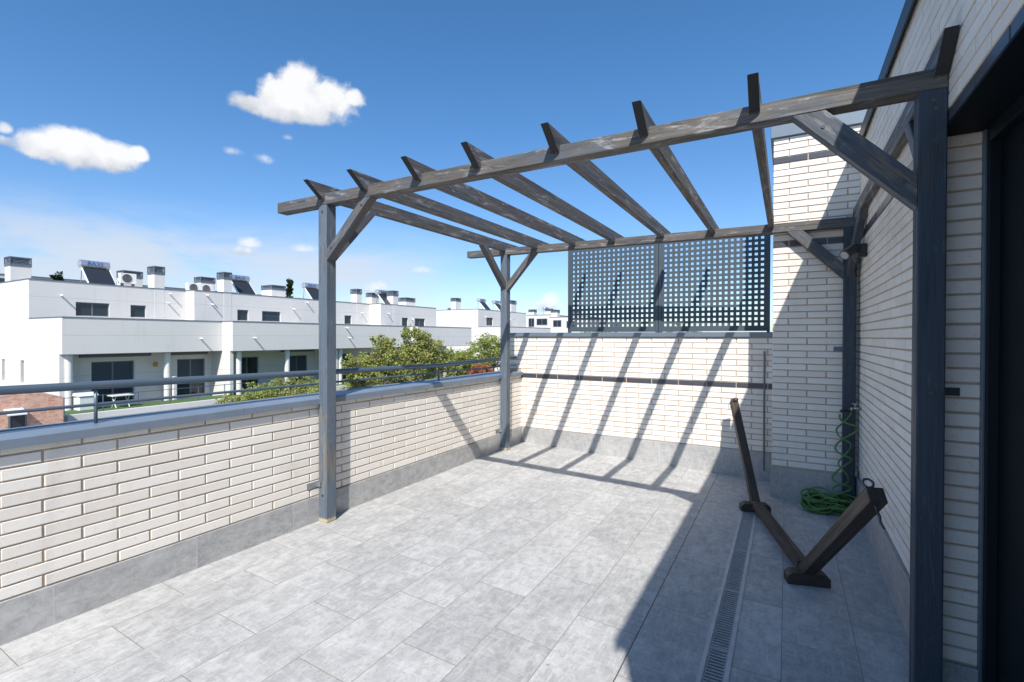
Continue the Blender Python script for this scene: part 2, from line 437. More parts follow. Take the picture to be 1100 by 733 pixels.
# --- brick pillar / stair head block
PY = 5.20
t = thing('brick_pillar', 'tall white brick pier with a metal cap beside the lattice', 'brick pier', (.2, PY, -.1))
b = MB(); b.box(-.113, .545, PY+.007, 6.4, GZ, 3.26); b.build('mortar_core', M['mortar'], t)
b = MB(); d = MB(); bricks(b, d, 'y', PY+.007, -1, -.12, .552, .195, 3.25, uref=.013, band=(34, 47), seed=8)
bricks(b, d, 'x', -.113, -1, PY+.0, 6.4, .195, 3.25, uref=PY+.013, band=(34, 47), seed=9)
b.build('brickwork', M['brick'], t); d.build('dark_brick_band', M['dark_brick'], t)
b = MB(); b.box(-.130, .53, PY-.012, PY+.007, -.12, .18); b.build('skirting', M['skirting'], t, bevel=.0015)
b = MB(); b.box(-.130, -.113, PY+.0075, YB-.02, -.12, .18); b.build('skirting', M['skirting'], t, bevel=.0015)
b = MB(); b.box(-.145, .60, PY-.03, 6.44, 3.255, 3.40); b.build('cap', M['coping_back'], t, bevel=.004)

# --- house wall on the right, with the recessed door
HX = .545; DY0, DY1, LZ = .2, 2.62, 2.222
t = thing('house', 'white brick house wall with a dark door on the right', 'house', (HX, 2, -.1))
b = MB()
b.box(HX+.007, 4.5, DY1+.007, 6.4, GZ, 3.06); b.box(HX+.007, 4.5, DY0, DY1+.007, LZ+.012, 3.06); b.box(HX+.007, 4.5, -.56, DY0, GZ, 3.06)
b.box(HX+.007, 4.5, DY0, DY1+.007, GZ, -.105)
b.build('mortar_core', M['mortar'], t)
b = MB(); d = MB()
bricks(b, d, 'x', HX+.007, -1, -.56, PY, .195, 3.06, uref=.11, band=(34,), seed=11, skip=lambda A, B, C, D: B > DY0 and A < DY1 and C < LZ)
bricks(b, d, 'y', DY1+.007, -1, HX, .679, .075, LZ, uref=HX, seed=12)
bricks(b, d, 'y', -.56, -1, HX, 4.5, .195, 3.06, uref=HX, seed=13)
b.build('brickwork', M['brick'], t); d.build('dark_brick_band', M['dark_brick'], t)
for q in ((HX-.015, HX+.007, DY1+.006, PY-.012, -.12, .192), (HX-.015, HX+.007, -.56, DY0, -.12, .192), (HX+.008, .679, DY1-.012, DY1+.006, -.12, .070)):
    b = MB(); b.box(*q); b.build('skirting', M['skirting'], t, bevel=.0015)
b = MB(); b.prism([(HX-.03,3.01),(HX-.03,3.115),(HX-.022,3.122),(4.6,3.16),(4.6,3.06),(HX-.005,3.06),(HX-.02,3.01)], lambda u, v, w: (u, w, v), -.59, PY-.035)
b.build('roof_coping', M['dark_trim'], t)
b = MB(); b.box(HX-.006, .69, DY0, DY1+.004, LZ, LZ+.011); b.build('lintel_plate', M['door'], t)
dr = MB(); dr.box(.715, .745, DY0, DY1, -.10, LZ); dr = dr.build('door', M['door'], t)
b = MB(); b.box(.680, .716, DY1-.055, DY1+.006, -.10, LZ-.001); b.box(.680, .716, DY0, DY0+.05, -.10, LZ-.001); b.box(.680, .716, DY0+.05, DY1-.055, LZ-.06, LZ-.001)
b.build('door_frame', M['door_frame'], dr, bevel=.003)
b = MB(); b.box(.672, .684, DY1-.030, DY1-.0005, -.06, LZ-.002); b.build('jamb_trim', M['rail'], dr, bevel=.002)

# ================================================================== PERGOLA
def wood_piece(name, poly, p0, xdir, zdir, width, mat, parent, bevel=.003, ends=(), end_mat=None):
    """timber: 2-D outline (along, up) extruded across by 'width' (centred); local X runs along the grain"""
    xd = Vector(xdir).normalized(); zd = Vector(zdir); zd = (zd-xd*zd.dot(xd)).normalized(); yd = zd.cross(xd)
    mb = MB(); mb.prism(poly, lambda u, v, w: (u, w, v), -width/2, width/2)
    me = bpy.data.meshes.new(name); me.from_pydata(mb.v, [], mb.f); me.update()
    bm = bmesh.new(); bm.from_mesh(me); bmesh.ops.recalc_face_normals(bm, faces=bm.faces); bm.to_mesh(me); bm.free()
    me.materials.append(mat)
    if ends:
        me.materials.append(end_mat)
        for e in ends: me.polygons[2+e].material_index = 1
    o = bpy.data.objects.new(name, me); COL.objects.link(o)
    m = Matrix((xd, yd, zd)).transposed().to_4x4(); m.translation = Vector(p0) - (parent_world(parent) if parent else Vector((0,0,0)))
    o.parent = parent; o.matrix_local = m
    if bevel:
        md = o.modifiers.new('edge', 'BEVEL'); md.width = bevel; md.segments = 2; md.limit_method = 'ANGLE'
    return o

PG = thing('pergola', 'weathered slate grey wooden pergola with open rafters over the terrace', 'pergola', (-1.3, 3.8, -.05))
ZF = lambda x: 2.388 - .002*(x+3.0)          # underside of the front beam
ZR = lambda x: 2.408 - .014*(x+3.0)          # underside of the back beam
FY, BY = 2.50, 5.19
def by(x): return BY - .022*(x+3.0)          # front face of the back beam
PW = .09
posts = [(-3.045, FY+PW/2, fz(-3.045), ZF(-3.0)), (.497, FY+PW/2, -.1, ZF(.5)), (-3.045, BY+PW/2, fz(-3.045), ZR(-3.0)), (.472, by(.47)+PW/2, -.1, ZR(.47))]
for x, y, z0, z1 in posts:
    L = z1-z0
    wood_piece('post', [(0,-PW/2),(L,-PW/2),(L,PW/2),(0,PW/2)], (x, y, z0), (0,0,1), (0,-1,0), PW, M['post'] if x < 0 else M['post_shade_tone'], PG, .005)
BH = .082
wood_piece('beam', [(0,0),(4.118,0),(4.118,BH),(0,BH)], (-3.575, FY+PW/2, ZF(-3.575)), (1,0,-.002), (0,0,1), PW, M['beam'], PG, .004)
dv = Vector((4.14, -.091, -.058)).normalized()
wood_piece('beam', [(0,0),(4.128,0),(4.128,BH),(0,BH)], (-3.60, by(-3.6)+PW/2, ZR(-3.6)), dv, (0,0,1), PW, M['beam'], PG, .004)
RX = [-3.062, -2.620, -2.135, -1.672, -1.152, -.662, -.158, .496]
for k, x in enumerate(RX):
    zt, zb = 2.535, 2.424
    dz = (.026, .022, .015, .008, .0, -.008, -.015, -.02)[k]
    p0 = (x+.0225, FY, zb)
    L = 5.47-FY
    wood_piece('rafter', [(-.014,0),(L,0),(L+.09,.111),(-.155,.111)], p0, (0, L, dz), (0,0,1), .045, M['beam'], PG, .003, (1, 3), M['cut_end'])
# braces at 45 degrees
def brace45(p0, p1, w, th):
    p0 = Vector(p0); p1 = Vector(p1); d = (p1-p0).normalized(); L = (p1-p0).length; h = th/2
    horiz = Vector((d.x, d.y, 0)).normalized(); up = Vector((0,0,1)); nrm = (up-d*up.dot(d)).normalized()
    # lower end vertical cut: points where plane through p0 with normal horiz meets the edges
    def cut(p, n, side): return ((p-p0).dot(n) - side*nrm.dot(n))/d.dot(n)
    poly = [(cut(p0, horiz, -h), -h), (cut(p1, up, -h), -h), (cut(p1, up, h), h), (cut(p0, horiz, h), h)]
    wood_piece('brace', poly, p0, d, up, w, M['brace'] if p0.x < 0 else M['brace_shade_tone'], PG, .003)
yc = FY+.038
brace45((-3.0, yc, 2.012), (-2.596, yc, ZF(-2.6)), .07, .062)
brace45((-3.045, FY+PW, 2.012), (-3.045, FY+PW+.40, 2.44), .07, .062)
yb = by(-2.8)+.038
brace45((-3.0, yb, 2.012), (-2.645, yb, ZR(-2.65)), .07, .066)
brace45((-3.045, BY, 2.03), (-3.045, BY-.46, 2.445), .07, .062)
brace45((.452, yc, 1.985), (.075, yc, ZF(.07)), .07, .092)
brace45((.519, FY+PW, 1.99), (.519, FY+PW+.42, 2.435), .045, .075)
ybr = by(.2)+.038
brace45((.427, ybr, 1.975), (.055, ybr, ZR(.05)), .07, .092)
brace45((.472, by(.47), 1.98), (.515, by(.47)-.42, 2.42), .05, .07)
for x, y, z, dx in ((-3.045,FY,2.335,0),(.497,FY,2.335,0),(.505,FY,2.30,0),(-2.64,FY+.003,2.335,0),(-2.955,FY+.003,2.06,0),(.41,FY+.003,2.03,0),(.13,FY+.003,2.31,0),(-3.045,FY,.20,0),(.497,FY,1.18,0)):
    b = MB(); b.tube([(x,y+.004,z),(x,y-.0035,z)], .0085, 8); b.build('bolt', M['bolt'], PG)
# steel angle brackets that tie the posts to the walls
def bracket(mbs, mat='galv'):
    b = MB()
    for q in mbs: b.box(*q)
    return b.build('fixing_bracket', M[mat], PG, bevel=.0015)
bracket([(-3.099,-3.094,2.40,2.50,.26,.305), (-3.099,-3.06,2.487,2.494,.265,.30)])
bracket([(-3.099,-3.094,BY-.10,BY,.22,.265), (-3.099,-3.06,BY-.012,BY-.005,.225,.26)])
bracket([(.535,.612,DY1-.006,DY1-.001,1.163,1.196), (.535,.5415,DY1-.07,DY1-.006,1.166,1.193)], 'dark_trim')
bracket([(.36,.428,PY-.008,PY-.003,1.275,1.318), (.422,.4265,PY-.06,PY-.008,1.28,1.313)], 'slate_cap')
bracket([(.518,.53,by(.47)+.01,by(.47)+.09,.20,.245), (.528,.5295,by(.47)-.05,by(.47)+.01,.205,.24)])

# ================================================================== LATTICE SCREENS
def lattice(x0, x1, label):
    Y0, Y1 = 5.872, 5.894; z0, z1 = 1.468, 2.545; B = .045; H = .0305
    t = thing('lattice_screen', label, 'lattice screen', ((x0+x1)/2, 5.88, 1.475), 'lattice privacy screens')
    nx = 18; nz = 17
    px = (x1-x0-2*B)/nx; pz = (z1-z0-2*B)/nz
    us = [x0]; 
    for i in range(nx): us += [x0+B+i*px+(px-H)/2, x0+B+i*px+(px+H)/2]
    us.append(x1)
    vs = [z0]
    for i in range(nz): vs += [z0+B+i*pz+(pz-H)/2, z0+B+i*pz+(pz+H)/2]
    vs.append(z1)
    bm = MB(); idx = {}
    for w, yy in enumerate((Y0, Y1)):
        for i, u in enumerate(us):
            for j, v in enumerate(vs): idx[w, i, j] = len(bm.v); bm.v.append((u, yy, v))
    hole = lambda i, j: i % 2 == 1 and j % 2 == 1 and 0 < i < len(us)-2 and 0 < j < len(vs)-2
    for i in range(len(us)-1):
        for j in range(len(vs)-1):
            if not hole(i, j):
                for w in (0, 1): bm.f.append((idx[w,i,j], idx[w,i+1,j], idx[w,i+1,j+1], idx[w,i,j+1]))
            else:
                c = [(i,j),(i+1,j),(i+1,j+1),(i,j+1)]
                for k in range(4):
                    a, b = c[k], c[(k+1) % 4]
                    bm.f.append((idx[(0,)+a], idx[(0,)+b], idx[(1,)+b], idx[(1,)+a]))
    bm.build('lattice', M['lattice'], t)
    for xa in (x0, x1-.032):
        b = MB(); b.box(xa, xa+.032, Y0-.009, Y0-.001, z0, z1); b.build('frame_stile', M['lattice'], t, bevel=.002)
        b = MB(); b.box(xa+.002, xa+.030, Y0-.012, Y1+.012, 1.450, z0); b.build('foot', M['lattice'], t)

lattice(-2.475, -1.328, 'left slate lattice screen with square holes standing on the far wall')
lattice(-1.322, -.16, 'right slate lattice screen with square holes touching the brick pier')

# ================================================================== HAMMOCK STAND
t = thing('hammock_stand', 'dark wooden hammock stand without its hammock on the shaded tiles', 'hammock stand', (-.06, 4.05, -.1))
F1 = Vector((-.225, 4.66, -.1)); F2 = Vector((.105, 3.50, -.1)); dd = (F2-F1).normalized(); nn = Vector((-dd.y, dd.x, 0))
S_ = .07
def timber(name, a, b, w, h, par, ext0=0, ext1=0):
    a = Vector(a); b = Vector(b); L = (b-a).length
    return wood_piece(name, [(-ext0,-h/2),(L+ext1,-h/2),(L+ext1,h/2),(-ext0,h/2)], a, b-a, (0,0,1), w, M['stand'], par, .004)
timber('base_beam', F1+Vector((0,0,.075)), F2+Vector((0,0,.075)), S_, .062, t, -.03, -.03)
A1 = F1 - dd*.93; A1.z = .735; A2 = F2 + dd*.885; A2.z = .71
timber('arm', F1+Vector((0,0,.055)), A1, S_, S_, t, 0, 0); timber('arm', F2+Vector((0,0,.055)), A2, S_, S_, t, 0, 0)
for F, s in ((F1, -1), (F2, 1)):
    c = F+Vector((0,0,.037))+dd*(.03*s)
    # a skid with chamfered ends under the beam
    wood_piece('foot', [(-.118,-.037),(.118,-.037),(.118,.012),(.09,.035),(-.09,.035),(-.118,.012)], c, nn, (0,0,1), .085, M['stand'], t, .004)
for A, F in ((A1, F1), (A2, F2)):
    ax = (A-(F+Vector((0,0,.055)))).normalized(); upn = (Vector((0,0,1))-ax*ax.z).normalized()
    p = A-ax*.045
    b = MB(); b.tube([p-upn*.06, p+upn*.052], .005, 8)
    c = p+upn*.073; b.tube([c+(upn*math.cos(k/14*2*math.pi)+nn*math.sin(k/14*2*math.pi))*.021 for k in range(15)], .0055, 8)
    q = p-upn*.06; b.tube([q, q-upn*.02+nn*.004, q-upn*.045-ax*.004, q-upn*.075+nn*.006], [.007,.006,.005,.004], 8)
    b.build('eye_bolt', M['bolt'], t, smooth=True)
b = MB(); p = A1+Vector((0,0,.0)); b.tube([p+Vector((-.03,0,.0)), p+Vector((-.05,.0,-.05)), p+Vector((-.045,0,-.10)), p+Vector((-.03,0,-.06))], .003, 6); b.build('hook', M['galv'], t, smooth=True)

# ================================================================== TAP AND HOSE
TP = Vector((.545, 5.02, .80))
t = thing('garden_tap', 'small metal tap with splitter on the house wall above the green hose', 'tap', TP)
b = MB(); b.tube([TP, TP+Vector((-.05,0,0))], .012, 10); b.tube([TP+Vector((-.05,0,.0)), TP+Vector((-.065,0,.0)), TP+Vector((-.072,0,-.035))], .010, 10)
b.tube([TP+Vector((-.04,0,.01)), TP+Vector((-.04,0,.035))], .006, 8); b.build('body', M['brass'], t, smooth=True)
b = MB(); b.box(TP.x-.062, TP.x-.018, TP.y-.006, TP.y+.006, TP.z+.033, TP.z+.042); b.build('handle', M['brass'], t, bevel=.002)
b = MB(); b.tube([TP+Vector((-.072,0,-.03)), TP+Vector((-.12,-.01,-.015)), TP+Vector((-.145,-.01,-.035))], [.013,.015,.011], 10); b.build('splitter', M['black'], t, smooth=True)

rng = random.Random(21)
t = thing('garden_hose', 'green coiled garden hose hanging from the tap into a heap on the floor', 'hose', (.33, 4.98, -.1))
HR = .0078
st = TP+Vector((-.145,-.012,-.035)); zend = -.03
n = 120; pts = []
for i in range(n+1):
    s_ = i/n; z = st.z + (zend-st.z)*s_
    a = 2*math.pi*(2.6*s_+.55*s_*s_) + math.pi*.95; rr = .068*min(1, .25+s_*5)*(1+.18*math.sin(s_*9))
    pts.append((.452-.062*s_-.04*(1-min(1, s_*7)) + rr*math.cos(a), 4.975+.045*math.sin(a), z+.02*math.cos(a)))
b = MB(); b.tube(pts, HR, 8)
pts2 = [TP+Vector((-.072,0,-.04))]
for i in range(1, n+1):
    s_ = i/n; z = TP.z-.04 + (zend-.01-TP.z+.04)*s_
    a = 2*math.pi*(2.3*s_+.7*s_*s_) + .35; rr = .050*min(1, s_*6)*(1+.25*math.sin(s_*7+1))
    pts2.append(Vector((.474-.075*s_ + rr*(math.cos(a)-.6*(1-s_)), 4.985+.04*math.sin(a), z+.015*math.sin(a*1.3))))
b.tube([tuple(p) for p in pts2], HR*.85, 8)
b.build('hanging_hose', M['hose'], t, smooth=True)
b = MB()
def coil(c, R, turns, tilt, hgt, seed, squash=.8):
    r = random.Random(seed); P = []
    for i in range(int(turns*26)):
        a = i/26*2*math.pi; k = i/(turns*26)
        w = R*(1+.16*math.sin(a*.37+seed)+.10*math.sin(a*.61+2))
        x = math.cos(a)*w; y = math.sin(a)*w*squash; z = hgt*(.5+.5*math.sin(a*.29+seed))*(.35+.65*abs(math.sin(a*.173+1)))
        z += y*math.sin(tilt)*.9 + R*squash*math.sin(abs(tilt))*.9
        P.append((c[0]+x+.03*math.sin(k*17+seed), c[1]+y*math.cos(tilt)+.02*math.cos(k*11), c[2]+.006+max(0, z)))
    return P
b.tube(coil((.225,4.93,-.1), .085, 13, .75, .10, 1), HR, 7)
b.tube(coil((.27,4.98,-.1), .098, 10, .25, .11, 5), HR, 7)
b.tube(coil((.385,4.95,-.1), .080, 11, -.45, .10, 9), HR, 7)
b.tube(coil((.41,4.99,-.1), .088, 7, .6, .08, 12), HR, 7)
b.build('hose_heap', M['hose'], t, smooth=True)

# ================================================================== WALL SPOTLIGHT
t = thing('wall_spotlight', 'black outdoor spotlight on the house wall near the far corner', 'spotlight', (HX, 4.72, 2.08))
b = MB(); b.box(HX-.055, HX-.001, 4.70, 4.79, 2.04, 2.14); b.build('mount', M['black'], t, bevel=.004)
b = MB(); b.tube([(HX-.055,4.74,2.09),(HX-.09,4.73,2.085)], .014, 10)
a = Vector((HX-.075, 4.70, 2.115)); q = Vector((HX-.155, 4.62, 2.045)); b.tube([a, a+(q-a)*.96, q], [.036,.038,.041], 18); h = b.build('lamp_head', M['black'], t)
dq = (q-a).normalized(); b = MB(); b.tube([q+dq*.0015, q+dq*.004], .032, 18); b.build('lens', M['lens'], h)

# ================================================================== HOUSES ACROSS THE GARDENS
def facade(mb, x, y0, y1, z0, z1, holes, depth=.16):
    """sheet in the plane X=x facing +X with real reveals around the openings (ya, yb, za, zb)"""
    ys = sorted({y0, y1, *[h[0] for h in holes], *[h[1] for h in holes]}); zs = sorted({z0, z1, *[h[2] for h in holes], *[h[3] for h in holes]})
    for i in range(len(ys)-1):
        for j in range(len(zs)-1):
            cy = (ys[i]+ys[i+1])/2; cz = (zs[j]+zs[j+1])/2
            if any(h[0] < cy < h[1] and h[2] < cz < h[3] for h in holes): continue
            mb.quad((x,ys[i],zs[j]), (x,ys[i+1],zs[j]), (x,ys[i+1],zs[j+1]), (x,ys[i],zs[j+1]))
    for a, b, c, d in holes:
        for p, q in (((a,c),(b,c)), ((b,c),(b,d)), ((b,d),(a,d)), ((a,d),(a,c))):
            mb.quad((x,*p), (x,*q), (x-depth,*q), (x-depth,*p))

def window(par, x, y0, y1, z0, z1, panes=2, blind=0.0, depth=.13):
    xb = x-depth; f = .06
    mb = MB(); mb.box(xb-.04, xb, y0, y0+f, z0, z1); mb.box(xb-.04, xb, y1-f, y1, z0, z1)
    mb.box(xb-.04, xb, y0+f, y1-f, z0, z0+f); mb.box(xb-.04, xb, y0+f, y1-f, z1-f, z1)
    for k in range(1, panes):
        c = y0+(y1-y0)*k/panes; mb.box(xb-.039, xb+.004, c-.045, c+.045, z0+f, z1-f)
    w = mb.build('window', M['frame'], par)
    g = MB(); g.quad((xb-.025,y0+f,z0+f), (xb-.025,y1-f,z0+f), (xb-.025,y1-f,z1-f), (xb-.025,y0+f,z1-f)); g.build('pane', M['glass'], w)
    if blind:
        s = MB(); zz = z1-f-(z1-z0-2*f)*blind
        n = max(3, int((z1-f-zz)/.07)); h = (z1-f-zz)/n
        for k in range(n): s.box(xb-.022, xb-.008, y0+f, y1-f, zz+k*h+.006, zz+(k+1)*h)
        s.build('roller_shutter', M['shutter'], w)
    return w

def chimney(par, x0, x1, y0, y1, z0, z1, cap):
    c = MB(); c.box(x0, x1, y0, y1, z0, z1); c = c.build('chimney', M['stucco'], par, bevel=.02)
    b = MB(); e = .03
    b.box(x0-e, x1+e, y0-e, y1+e, z1, z1+.16); b.box(x0-e, x1+e, y0-e, y1+e, z1+cap-.07, z1+cap)
    n = 4
    for k in range(n):
        zz = z1+.16+(cap-.23)*(k+.25)/n; b.box(x0+.02, x1-.02, y0+.02, y1-.02, zz, zz+(cap-.23)/n*.62)
    for sx in (x0-e, x1+e-.06):
        for sy in (y0-e, y1+e-.06): b.box(sx, sx+.06, sy, sy+.06, z1+.16, z1+cap-.07)
    b.build('cowl', M['slate_cap'], c)
    return c

def spout(par, x, y, z):
    b = MB(); b.tube([(x-.02,y,z), (x+.38,y,z-.03)], .055, 10); b.build('rain_spout', M['white_paint'], par, smooth=True)

def row_house(label, y0, y1, Xf, Xu, wins, doors, chimneys, spouts, group, endwall=False, xback=-48.0, slits=(), Zr=5.02, Zp=2.5, uy0=None, uy1=None, Xg=-38.6):
    uy0 = y0 if uy0 is None else uy0; uy1 = y1 if uy1 is None else uy1
    t = thing('terraced_house', label, 'house', (Xf, y0, GZ), group)
    w = MB()
    # upper storey
    facade(w, Xu, uy0, uy1, .62, Zr, [q[:4] for q in wins])
    w.quad((xback,uy0,.32), (Xu,uy0,.32), (Xu,uy0,Zr), (xback,uy0,Zr)); w.quad((xback,uy1,.32), (Xu,uy1,.32), (Xu,uy1,Zr), (xback,uy1,Zr))
    w.quad((xback,uy0,.32), (xback,uy1,.32), (xback,uy1,Zr), (xback,uy0,Zr))
    w.quad((xback,uy0,Zr-.12), (Xu,uy0,Zr-.12), (Xu,uy1,Zr-.12), (xback,uy1,Zr-.12))
    # terrace slab and its parapets
    w.box(Xu+.001, Xf-.2, y0+.2, y1-.002, .32, .62); w.box(Xf-.2, Xf, y0, y1-.002, .32, Zp)
    w.box(Xu+.001, Xf-.2, y0, y0+.2, .32, Zp)
    # ground floor
    facade(w, Xg, y0+.25, y1-.002, GZ, .32, [q[:4] for q in doors], .2)
    if endwall:
        holes = [(-a2, -a1, c, d) for a1, a2, c, d in slits]
        xs = sorted({xback, Xf-.42, *[s[0] for s in slits], *[s[1] for s in slits]}); zs = sorted({GZ, .32, *[s[2] for s in slits], *[s[3] for s in slits]})
        for i in range(len(xs)-1):
            for j in range(len(zs)-1):
                cx_ = (xs[i]+xs[i+1])/2; cz = (zs[j]+zs[j+1])/2
                if any(s[0] < cx_ < s[1] and s[2] < cz < s[3] for s in slits): continue
                w.quad((xs[i],y0,zs[j]), (xs[i+1],y0,zs[j]), (xs[i+1],y0,zs[j+1]), (xs[i],y0,zs[j+1]))
        for a, b_, c, d in slits:
            for p, q in (((a,c),(b_,c)), ((b_,c),(b_,d)), ((b_,d),(a,d)), ((a,d),(a,c))):
                w.quad((p[0],y0,p[1]), (q[0],y0,q[1]), (q[0],y0+.25,q[1]), (p[0],y0+.25,p[1]))
        w.box(Xg+.001, Xf-.42, y0+.001, y0+.25, GZ, .32)
    else:
        w.box(Xg+.001, Xf-.35, y0+.001, y0+.25, GZ, .32)
    wl = w.build('wall', M['stucco'], t)
    # dark metal copings
    c = MB(); c.box(Xu-.25, Xu+.035, uy0-.03, uy1-.03, Zr, Zr+.055); c.box(xback, Xu-.25, uy0-.03, uy0+.22, Zr, Zr+.055)
    c.box(Xf-.24, Xf+.035, y0-.03, y1-.03, Zp, Zp+.05); c.box(Xu+.04, Xf-.24, y0-.03, y0+.23, Zp, Zp+.05)
    c.build('coping', M['slate_cap'], t)
    e = MB(); e.box(Xg+.3, Xf+.03, y0+.02, y1-.03, .285, .319); e.build('soffit_trim', M['slate_cap'], t)
    for s in slits:
        g = MB(); g.quad((s[0],y0+.2,s[2]), (s[1],y0+.2,s[2]), (s[1],y0+.2,s[3]), (s[0],y0+.2,s[3])); g.build('slit_window', M['glass'], t)
    for q in wins: window(t, Xu, *q)
    for q in doors: window(t, Xg, *q, depth=.15)
    for q in chimneys: chimney(t, *q)
    for q in spouts: spout(t, *q)
    return t

G = 'white terraced houses across the gardens'
def column(par, x, y, r=.2):
    b = MB(); b.tube([(x,y,GZ), (x,y,.32)], r, 20, cap=False); b.build('column', M['stucco'], par, smooth=True)
def awning(par, x, y0, y1):
    b = MB(); b.prism([(x,.28),(x,.02),(x+.22,.06),(x+.26,.16),(x+.22,.26)], lambda u, v, w: (u, w, v), y0, y1); b.build('awning_cassette', M['awning'], par, bevel=.02)
def party(par, x0, x1, y, h):
    b = MB(); b.box(x0, x1, y, y+.18, GZ, GZ+h); b.build('garden_partition', M['stucco'], par)

h1 = row_house('nearest white terraced house with bare end wall and two slit windows', 11.98, 21.27, -37.0, -42.02,
    [(14.33,16.22,2.78,3.72,2,0), (17.50,18.50,2.80,3.70,1,.3)], [(13.93,16.28,-2.95,-.25,2,.62), (18.95,20.9,-2.95,-.28,2,.6)],
    [(-46.3,-45.3,12.0,13.05,2.4,6.12,.62), (-43.0,-42.01,19.05,19.76,2.0,6.14,.62), (-45.6,-44.6,18.1,19.4,4.9,5.95,.55)],
    [(-42.02,13.55,4.1),(-42.02,20.1,4.72),(-42.02,19.95,4.0),(-37.0,19.7,1.25)], G, endwall=True, slits=((-46.9,-46.35,-1.65,-.18),(-43.5,-42.92,-1.65,-.18)))
column(h1, -37.45, 12.42); column(h1, -37.45, 17.75); awning(h1, -38.6, 13.3, 17.2); awning(h1, -38.6, 18.2, 21.0)
b = MB(); b.box(-38.58, -38.50, 17.4, 17.65, -.72, -.40); b.build('wall_lamp', M['orange_sign'], h1)
party(h1, -38.59, -37.1, 18.0, 1.9)
h2 = row_house('white terraced house with three chimneys, second from the near end', 21.272, 31.0, -35.64, -40.77,
    [(24.74,25.72,2.76,3.68,1,0), (26.99,28.82,2.76,3.67,1,.55)], [(23.35,25.2,-2.95,-.3,2,0), (27.9,30.0,-2.95,-.32,2,1.0)],
    [(-41.7,-40.755,23.58,24.25,2.0,6.16,.60), (-45.0,-44.0,23.5,24.7,4.9,6.05,.5), (-44.6,-43.0,29.46,30.95,4.9,5.9,.45)],
    [(-40.77,22.2,4.72),(-40.77,22.6,4.0),(-40.77,30.1,4.0),(-35.64,22.9,1.3)], G)
column(h2, -36.1, 22.0); column(h2, -36.1, 26.1); awning(h2, -38.6, 27.3, 30.6)
h3 = row_house('white terraced house partly behind the front pergola post', 31.002, 40.79, -35.64, -40.77,
    [(33.0,34.7,2.76,3.67,2,0), (36.3,37.25,2.74,3.65,1,.4)], [(33.0,35.0,-2.95,-.3,2,1.0), (37.4,39.4,-2.95,-.3,2,0)],
    [(-41.7,-40.755,37.97,38.66,2.0,6.05,.55)], [(-40.77,31.6,4.72),(-40.77,38.6,4.0),(-35.64,32.2,1.3),(-35.64,31.9,2.2)], G, uy1=39.84)
column(h3, -36.1, 31.6); column(h3, -36.1, 36.2); party(h3, -38.59, -35.7, 36.6, 2.0)
h4 = row_house('white terraced house farthest along the first block, behind the leafy trees', 40.792, 51.0, -34.6, -39.07,
    [(43.25,44.3,2.62,3.62,1,0), (45.5,47.4,2.62,3.62,2,0)], [(43.0,45.0,-2.95,-.3,2,0), (47.0,49.0,-2.95,-.3,2,.5)],
    [(-42.4,-41.5,40.9,42.0,4.9,5.95,.5), (-40.0,-39.055,41.75,42.6,2.0,6.05,.6), (-42.2,-41.0,46.1,47.8,4.9,5.75,.5)],
    [(-39.07,40.9,4.0),(-39.07,44.9,3.5)], G, uy0=39.842, uy1=49.6)
column(h4, -35.1, 41.6); column(h4, -35.1, 46.2)
h5 = row_house('white house of the second block with a broad chimney at its near corner', 57.7, 72.2, -33.5, -38.0,
    [(59.9,61.7,3.05,4.2,2,0), (67.6,68.5,3.05,4.2,1,0)], [(60,62,-2.9,-.2,2,.5), (66,68,-2.9,-.2,2,0)],
    [(-42.8,-41.9,57.72,59.0,2.4,6.55,.5), (-40.0,-38.02,67.2,68.9,2.0,6.6,.6)],
    [(-38.0,59.4,4.3),(-38.0,66.5,4.2)], G, endwall=True, Zr=5.30, Zp=2.78, xback=-46)

def white_block(name, label, x0, x1, y0, y1, z1, wins, chs, grp=None):
    """house seen end on: its windows face us (-Y)"""
    t = thing(name, label, 'house', ((x0+x1)/2, y0, GZ), grp)
    w = MB(); w.box(x0, x1, y0, y1, GZ, z1); w.build('wall', M['stucco'], t)
    c = MB(); c.box(x0-.05, x1+.05, y0-.05, y1+.05, z1, z1+.08); c.build('coping', M['slate_cap'], t)
    for a, b_, c0, d in wins:
        f = MB(); f.box(a, b_, y0-.05, y0-.002, c0, c0+.09); f.box(a, b_, y0-.05, y0-.002, d-.09, d); f.box(a, a+.09, y0-.05, y0-.002, c0+.09, d-.09); f.box(b_-.09, b_, y0-.05, y0-.002, c0+.09, d-.09)
        m = (a+b_)/2; f.box(m-.05, m+.05, y0-.045, y0-.002, c0+.09, d-.09)
        f = f.build('window', M['frame'], t)
        g = MB(); g.box(a+.09, b_-.09, y0-.02, y0-.003, c0+.09, d-.09); g.build('pane', M['glass'], f)
    for q in chs: chimney(t, *q)
    return t
white_block('far_house', 'distant white house with wide windows left of the lattice', -43.0, -37.6, 82, 92, 5.45, [(-42.6,-41.4,3.3,4.9), (-40.9,-38.7,3.6,4.8), (-42.6,-41.2,1.2,2.6)],
    [(-42.9,-41.7,82.5,83.6,5.4,6.1,.5), (-39.4,-38.2,82.5,83.6,5.4,6.2,.45)], 'distant white houses')
white_block('far_house', 'distant white house half hidden by the left edge of the lattice', -37.4, -30.0, 80, 90, 4.9, [(-36.6,-35.0,3.2,4.4), (-34,-32,3.0,4.2)],
    [(-37.3,-36.0,80.5,81.6,4.8,5.8,.5), (-33.0,-31.8,80.5,81.6,4.8,5.6,.5)], 'distant white houses')
white_block('far_house', 'distant low white house seen through the lattice holes', -27, -12, 74, 84, 2.2, [(-25,-23,.6,1.7), (-20,-18,.6,1.7), (-16,-14.5,.6,1.7)],
    [(-24,-23,75,76,2.2,3.0,.4)], 'distant white houses')
